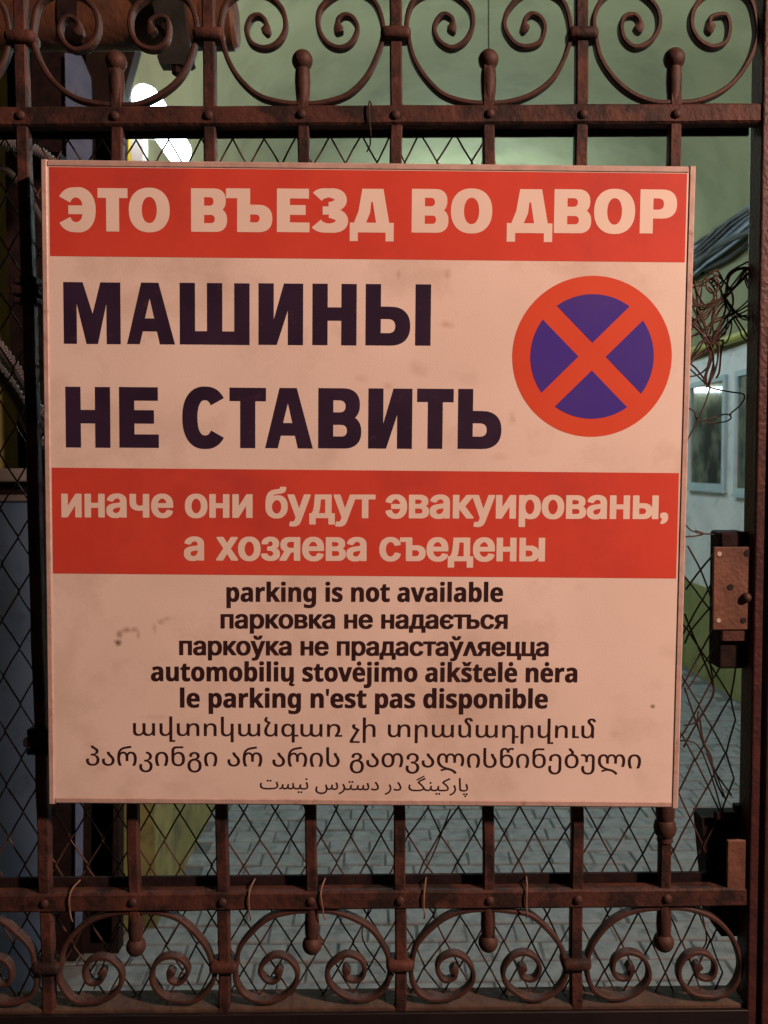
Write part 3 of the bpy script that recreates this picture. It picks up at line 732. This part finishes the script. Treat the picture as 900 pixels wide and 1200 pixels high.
def capglyph(ch, w, s, h):
    """heavy grotesque capitals; cap height 1, width w, stem s, arm h -> layers"""
    if ch == 'М': return [[[(0,0),(0,1),(.34*w,1),(.51*w,.49),(.65*w,1),(w,1),(w,0),(w-s*.92,0),(w-s*.92,.66),(.60*w,0),(.40*w,0),(s*.86,.66),(s*.86,0)]]]
    if ch == 'А': return [[[(0,0),(.30*w,1),(.66*w,1),(w,0),(.685*w,0),(.625*w,.21),(.33*w,.21),(.265*w,0)], [(.475*w,.75),(.375*w,.42),(.57*w,.42)]]]
    if ch == 'Ш': return [[rect(0,s,0,1)],[rect(w/2-s/2,w/2+s/2,0,1)],[rect(w-s,w,0,1)],[rect(0,w,0,h)]]
    if ch == 'И': i = w-2*s; return [[rect(0,s,0,1)],[rect(w-s,w,0,1)],[[(s,.41),(s+i*.72,1),(w-s+.001,1),(w-s+.001,.57),(s+i*.22,0),(s,0)]]]
    if ch == 'Н': return [[rect(0,s,0,1)],[rect(w-s,w,0,1)],[rect(s*.9,w-s*.9,.40,.40+h)]]
    if ch == 'І': return [[rect(0,w,0,1)]]
    if ch == 'Ь': return [[rect(0,s,0,1)],[D(0,w,0,.635), D(s,w-s*.98,h*.93,.635-h*.93)[:]]]
    if ch == 'Ъ':
        a = w*.24; return [[rect(0,a+s*.5,1-h,1)],[rect(a,a+s,0,1)],[[(x+a,y) for x,y in D(0,w-a,0,.63)], [(x+a,y) for x,y in D(s,w-a-s*.98,h,.63-h)]]]
    if ch == 'Е': return [[rect(0,s,0,1)],[rect(0,w*.98,1-h,1)],[rect(0,w*.88,.50-h*.45,.50+h*.55)],[rect(0,w,0,h)]]
    if ch == 'Т': return [[rect(0,w,1-h,1)],[rect(w/2-s/2,w/2+s/2,0,1)]]
    if ch == 'В':
        return [[D(0,w,0,.56), D(s,w-s*.95,h*.9,.56-h*.75)],[D(0,w*.965,.45,1), D(s,w*.965-s*.95,.45+h*.68,1-h*.9)],[rect(0,s,0,1)]]
    if ch == 'Р': return [[rect(0,s,0,1)],[D(0,w,.34,1), D(s,w-s,.34+h*.9,1-h*.9)]]
    if ch == 'О': return [[arc(w/2,.5,w/2,.515,0,360,44,2.25)[:-1], arc(w/2,.5,w/2-s,.515-h*.95,0,360,36,2.15)[:-1]]]
    if ch in 'СЭ':
        cxx = w*.5
        C = arc(cxx,.5,w/2-s/2,.515-h/2,38,322,34,2.35)
        W = [s*.92 if 6 < i < 28 else s*.95 for i in range(35)]
        W = [h+(s-h)*abs(math.cos(math.radians(38+284*i/34)))**.7 for i in range(35)]
        cc = np.array(C); rb = ribbon(C, W)
        lay = [[rb]]
        if ch == 'Э':
            C = arc(cxx,.5,w/2-s/2,.515-h/2,32,328,34,2.35); lay = [[ribbon(C, W)]]
            lay = [[[(w-x,y) for x,y in p] for p in L] for L in lay] + [[rect(w*.30,w-s*.8,.5-h*.45,.5+h*.45)]]
        return lay
    if ch == 'З':
        r1, r2 = .285, .30
        a = arc(w*.46,.745,w*.5-s*.5,.27-h/2,158,-90,22,2.2); c = arc(w*.47,.265,w*.53-s*.5,.28-h/2,90,-160,22,2.2)
        Wf = lambda a0,a1,n: [h*.92+(s-h)*abs(math.cos(math.radians(a0+(a1-a0)*i/n))) for i in range(n+1)]
        return [[ribbon(a, Wf(158,-90,22))],[ribbon(c, Wf(90,-160,22))],[rect(w*.30,w*.55,.5-h*.42,.5+h*.42)]]
    if ch == 'Д':
        return [[[(.09*w,h*.9),(.20*w,.5),(.28*w,1),(.76*w,1),(.90*w,h*.9)], [(.36*w,h*.89),(.46*w,.45),(.485*w,.70),(.52*w,.70),(.60*w,h*.89)]],
                [rect(0,w,0,h)],[rect(0,.185*w,-.20,.01)],[rect(w-.185*w,w,-.20,.01)]]
def caps(items, ybl, ytl, ybr, ytr, s, h, name, m, y, x0=72, x1=790, flatname=None):
    vs, fs = [], []
    for ch, a, c in items:
        t = ((a+c)/2-x0)/(x1-x0); yb_, yt_ = ybl+(ybr-ybl)*t, ytl+(ytr-ytl)*t
        ua, vb_ = su(a, yb_); ub, _ = su(c, yb_); _, vt_ = su((a+c)/2, yt_); H = vt_-vb_
        vv, tr = fill(capglyph(ch, (ub-ua)/H, s, h))
        n = len(vs); vs += [(ua+p[0]*H, y, vb_+p[1]*H) for p in vv]; fs += [tuple(i+n for i in q) for q in tr]
    me = bpy.data.meshes.new(name); me.from_pydata(vs, [], fs); me.update()
    return link(name, me, m, sheet)
z1 = lambda x: 40+x/2.25
z2 = lambda x: 420+x/2.25
caps([('Э',z1(60),z1(163)),('Т',z1(168),z1(247)),('О',z1(250),z1(358)),('В',z1(414),z1(509)),('Ъ',z1(506),z1(628)),('Е',z1(640),z1(726)),('З',z1(731),z1(829)),
      ('Д',z1(832),z2(93)),('В',z2(140),z2(237)),('О',z2(243),z2(352)),('Д',z2(391),z2(511)),('В',z2(515),z2(613)),('О',z2(620),z2(728)),('Р',z2(741),z2(838))],
     271, 220.5, 273.6, 222.2, .305, .225, 'heading_lettering', CREAMP, L2)
z3 = lambda x: 60+x/3.3333
z4 = lambda x: 320+x/3.2143
caps([('М',z3(50),z3(272)),('А',z3(297),z3(484)),('Ш',z3(503),z3(775)),('И',z3(810),z4(113)),('Н',z4(148),z4(314)),('Ь',z4(348),z4(516)),('І',z4(535),z4(593))],
     402.6, 330.6, 405, 333.3, .250, .218, 'lettering', DARKP, L1, 75, 505)
caps([('Н',z3(58),z3(232)),('Е',z3(267),z3(421)),('С',z3(513),z3(690)),('Т',z3(697),z3(839)),('А',z3(836),z4(150)),('В',z4(170),z4(332)),('И',z4(358),z4(523)),('Т',z4(541),z4(678)),('Ь',z4(695),z4(859))],
     524.2, 453.2, 526, 456, .250, .222, 'lettering', DARKP, L1, 77, 588)
# ---- font lettering with a made-up weight (outline swollen by an elliptic pen)
DG = bpy.context.evaluated_depsgraph_get()
def bold(t): return ''.join(chr(0x1D5EE+ord(c)-97) if 'a' <= c <= 'z' else c for c in t)
def contours(text, shear=0.0):
    c = bpy.data.curves.new('tmp_text', 'FONT'); c.body = text; c.size = 1; c.shear = shear; c.resolution_u = 3
    o = bpy.data.objects.new('tmp_text', c); col.objects.link(o); bpy.context.view_layer.update()
    dg = bpy.context.evaluated_depsgraph_get(); cu_ = o.evaluated_get(dg).to_curve(dg)
    out = []
    for sp in cu_.splines:
        bp = sp.bezier_points; n = len(bp); P = []
        if n < 2: continue
        for i in range(n):
            a, c2 = bp[i], bp[(i+1) % n]
            straight = (a.handle_right-a.co).cross(c2.co-a.co).length < 1e-5 and (c2.handle_left-c2.co).cross(c2.co-a.co).length < 1e-5
            if straight: P.append((a.co.x, a.co.y))
            else: P += [(q.x, q.y) for q in interpolate_bezier(a.co, a.handle_right, c2.handle_left, c2.co, 5)[:-1]]
        Q = [P[0]]
        for p in P[1:]:
            if math.dist(p, Q[-1]) > 2e-3: Q.append(p)
        if math.dist(Q[0], Q[-1]) < 2e-3: Q.pop()
        if len(Q) > 2: out.append(np.array(Q))
    bpy.data.objects.remove(o); bpy.data.curves.remove(c)
    return out
def hull(P):
    P = sorted(set((round(a,6), round(c,6)) for a, c in P))
    def half(P):
        o = []
        for p in P:
            while len(o) > 1 and (o[-1][0]-o[-2][0])*(p[1]-o[-2][1])-(o[-1][1]-o[-2][1])*(p[0]-o[-2][0]) <= 0: o.pop()
            o.append(p)
        return o
    a, c = half(P), half(P[::-1]); return a[:-1]+c[:-1]
def textline(text, xl, yl, xr, yr, vx, px_h, ref, name, m, y=L1, bx=.0, bz=.0, shear=0.0, pen=8, accents=(), merge=1.05):
    """text between photo points (xl,yl)-(xr,yr) on its baseline; px_h = height in photo px of 'ref' em units"""
    C = contours(text, shear)
    # clusters of contours that overlap sideways
    C.sort(key=lambda c: c[:,0].min()); cl = []
    for c in C:
        if cl and c[:,0].min() < cl[-1][1] + 2*bx*merge: cl[-1][0].append(c); cl[-1][1] = max(cl[-1][1], c[:,0].max())
        else: cl.append([[c], c[:,0].max()])
    x0 = min(c[:,0].min() for c in C)-bx; x1 = max(c[:,0].max() for c in C)+bx
    ua, va_ = su(xl, yl); ub, vb_ = su(xr, yr); ppm = (su(xl,yl-50)[1]-va_)/50
    kx = (ub-ua)/(x1-x0); kz = px_h*ppm/ref
    pens = [(bx*math.cos(2*math.pi*i/pen+math.pi/pen), bz*math.sin(2*math.pi*i/pen+math.pi/pen)) for i in range(pen)]
    if bx: pens = [(bx*math.copysign(abs(math.cos(a))**.6, math.cos(a)), bz*math.copysign(abs(math.sin(a))**.6, math.sin(a))) for a in [2*math.pi*(i+.5)/pen for i in range(pen)]]
    vs, fs = [], []
    for idx, kind, dx_ in accents:
        g = cl[idx][0]; lo_ = min(c[:,0].min() for c in g); hi_ = max(c[:,0].max() for c in g); mx_ = (lo_+hi_)/2+dx_
        if kind == 'dot': g.append(np.array([(mx_+.078*math.cos(a), .69+.078*math.sin(a)) for a in np.linspace(0, 2*math.pi, 13)[:-1]]))
        if kind == 'caron': g.append(np.array([(mx_-.19,.76),(mx_-.09,.61),(mx_+.09,.61),(mx_+.19,.76),(mx_+.08,.76),(mx_,.685),(mx_-.08,.76)][::-1]))
        if kind == 'ogonek': g.append(np.array([(hi_-.12,.01),(hi_-.17,-.07),(hi_-.15,-.15),(hi_-.06,-.18),(hi_+.03,-.16),(hi_+.03,-.10),(hi_-.03,-.11),(hi_-.05,-.07),(hi_-.01,.01)]))
    for g, _ in cl:
        layers_nz = [g]; hl = []
        if bx:
            for c in g:
                for i in range(len(c)):
                    a, d = c[i], c[(i+1) % len(c)]
                    hl.append([hull([(a[0]+p, a[1]+q) for p, q in pens]+[(d[0]+p, d[1]+q) for p, q in pens])])
        V, Ed = [], []
        for L in [g]+hl:
            for cc in L:
                n = len(V); V += [Vector((float(p[0]), float(p[1]))) for p in cc]; k = len(cc); Ed += [(n+i, n+(i+1) % k) for i in range(k)]
        r = delaunay_2d_cdt(V, Ed, [], 0, 1e-5, False)
        vv = np.array([[p.x, p.y] for p in r[0]]); tri = [t for t in r[2] if len(t) == 3]
        cen = np.array([vv[list(t)].mean(0) for t in tri])
        ins = (sum(wn(cen, c) for c in g) != 0)
        for L in hl: ins |= wn(cen, np.array(L[0])) != 0
        n = len(vs)
        for p in vv:
            u = ua+(p[0]-x0)*kx; t = (u-ua)/(ub-ua); vs.append((u, y, va_+(vb_-va_)*t + p[1]*kz))
        fs += [tuple(i+n for i in q) for q, k in zip(tri, ins) if k]
    me = bpy.data.meshes.new(name); me.from_pydata(vs, [], fs); me.update()
    return link(name, me, m, sheet)
XH = .53
textline('иначе они будут эвакуированы,', 72, 605.3, 783, 607.4, 0, 27.5, .546+.03, 'lettering', CREAMP, L2, .041, .022)
textline('а хозяева съедены', 215.5, 655.8, 638.5, 657, 0, 27.5, .546+.03, 'lettering', CREAMP, L2, .041, .022)
sm = dict(bx=.040, bz=.020)
lt = dict(bx=.020, bz=.008, merge=0)
textline(bold('parking is not available'), 265.4, 705, 589.5, 705.2, 0, 16.6, .54, 'lettering', SMALLP, **lt)
textline('парковка не надається', 258.5, 736, 595, 736.5, 0, 16.8, .57, 'lettering', SMALLP, **sm)
textline('паркоўка не прадастаў\u028cяецца', 210, 767.2, 643, 768.5, 0, 16.8, .57, 'lettering', SMALLP, **sm)
L = 'automobiliu stovejimo aikstele nera'; N_ = L.replace(' ', '')
textline(bold(L), 177, 798, 676.5, 799.5, 0, 16.6, .54, 'lettering', SMALLP, accents=((10,'ogonek',0),(15,'dot',-.13),(22,'caron',0),(26,'dot',0),(28,'dot',0)), **lt)
textline(bold("le parking n'est pas disponible"), 211, 829, 642, 830, 0, 16.6, .54, 'lettering', SMALLP, **lt)
textline('ավտոկանգառ չի տրամադրվում', 156, 862, 698, 865, 0, 16.2, .54, 'lettering', SMALLP, bx=.008, bz=.001, shear=0)
textline('პარკინგი არ არის გათვალისწინებული', 101, 897, 751, 900.5, 0, 15.2, .50, 'lettering', SMALLP, bx=.008, bz=.001)
textline('\uFE95\uFEB4\uFEF4\uFEE7 \uFEB1\uFEAE\uFE98\uFEB3\u062F \u0631\u062F \uFB93\uFEE8\uFEF4\uFB90\u0631\uFE8E\uFB58', 304.6, 924.5, 548.5, 927.5, 0, 16.5, .75, 'lettering', SMALLP, bx=.004, bz=.003)
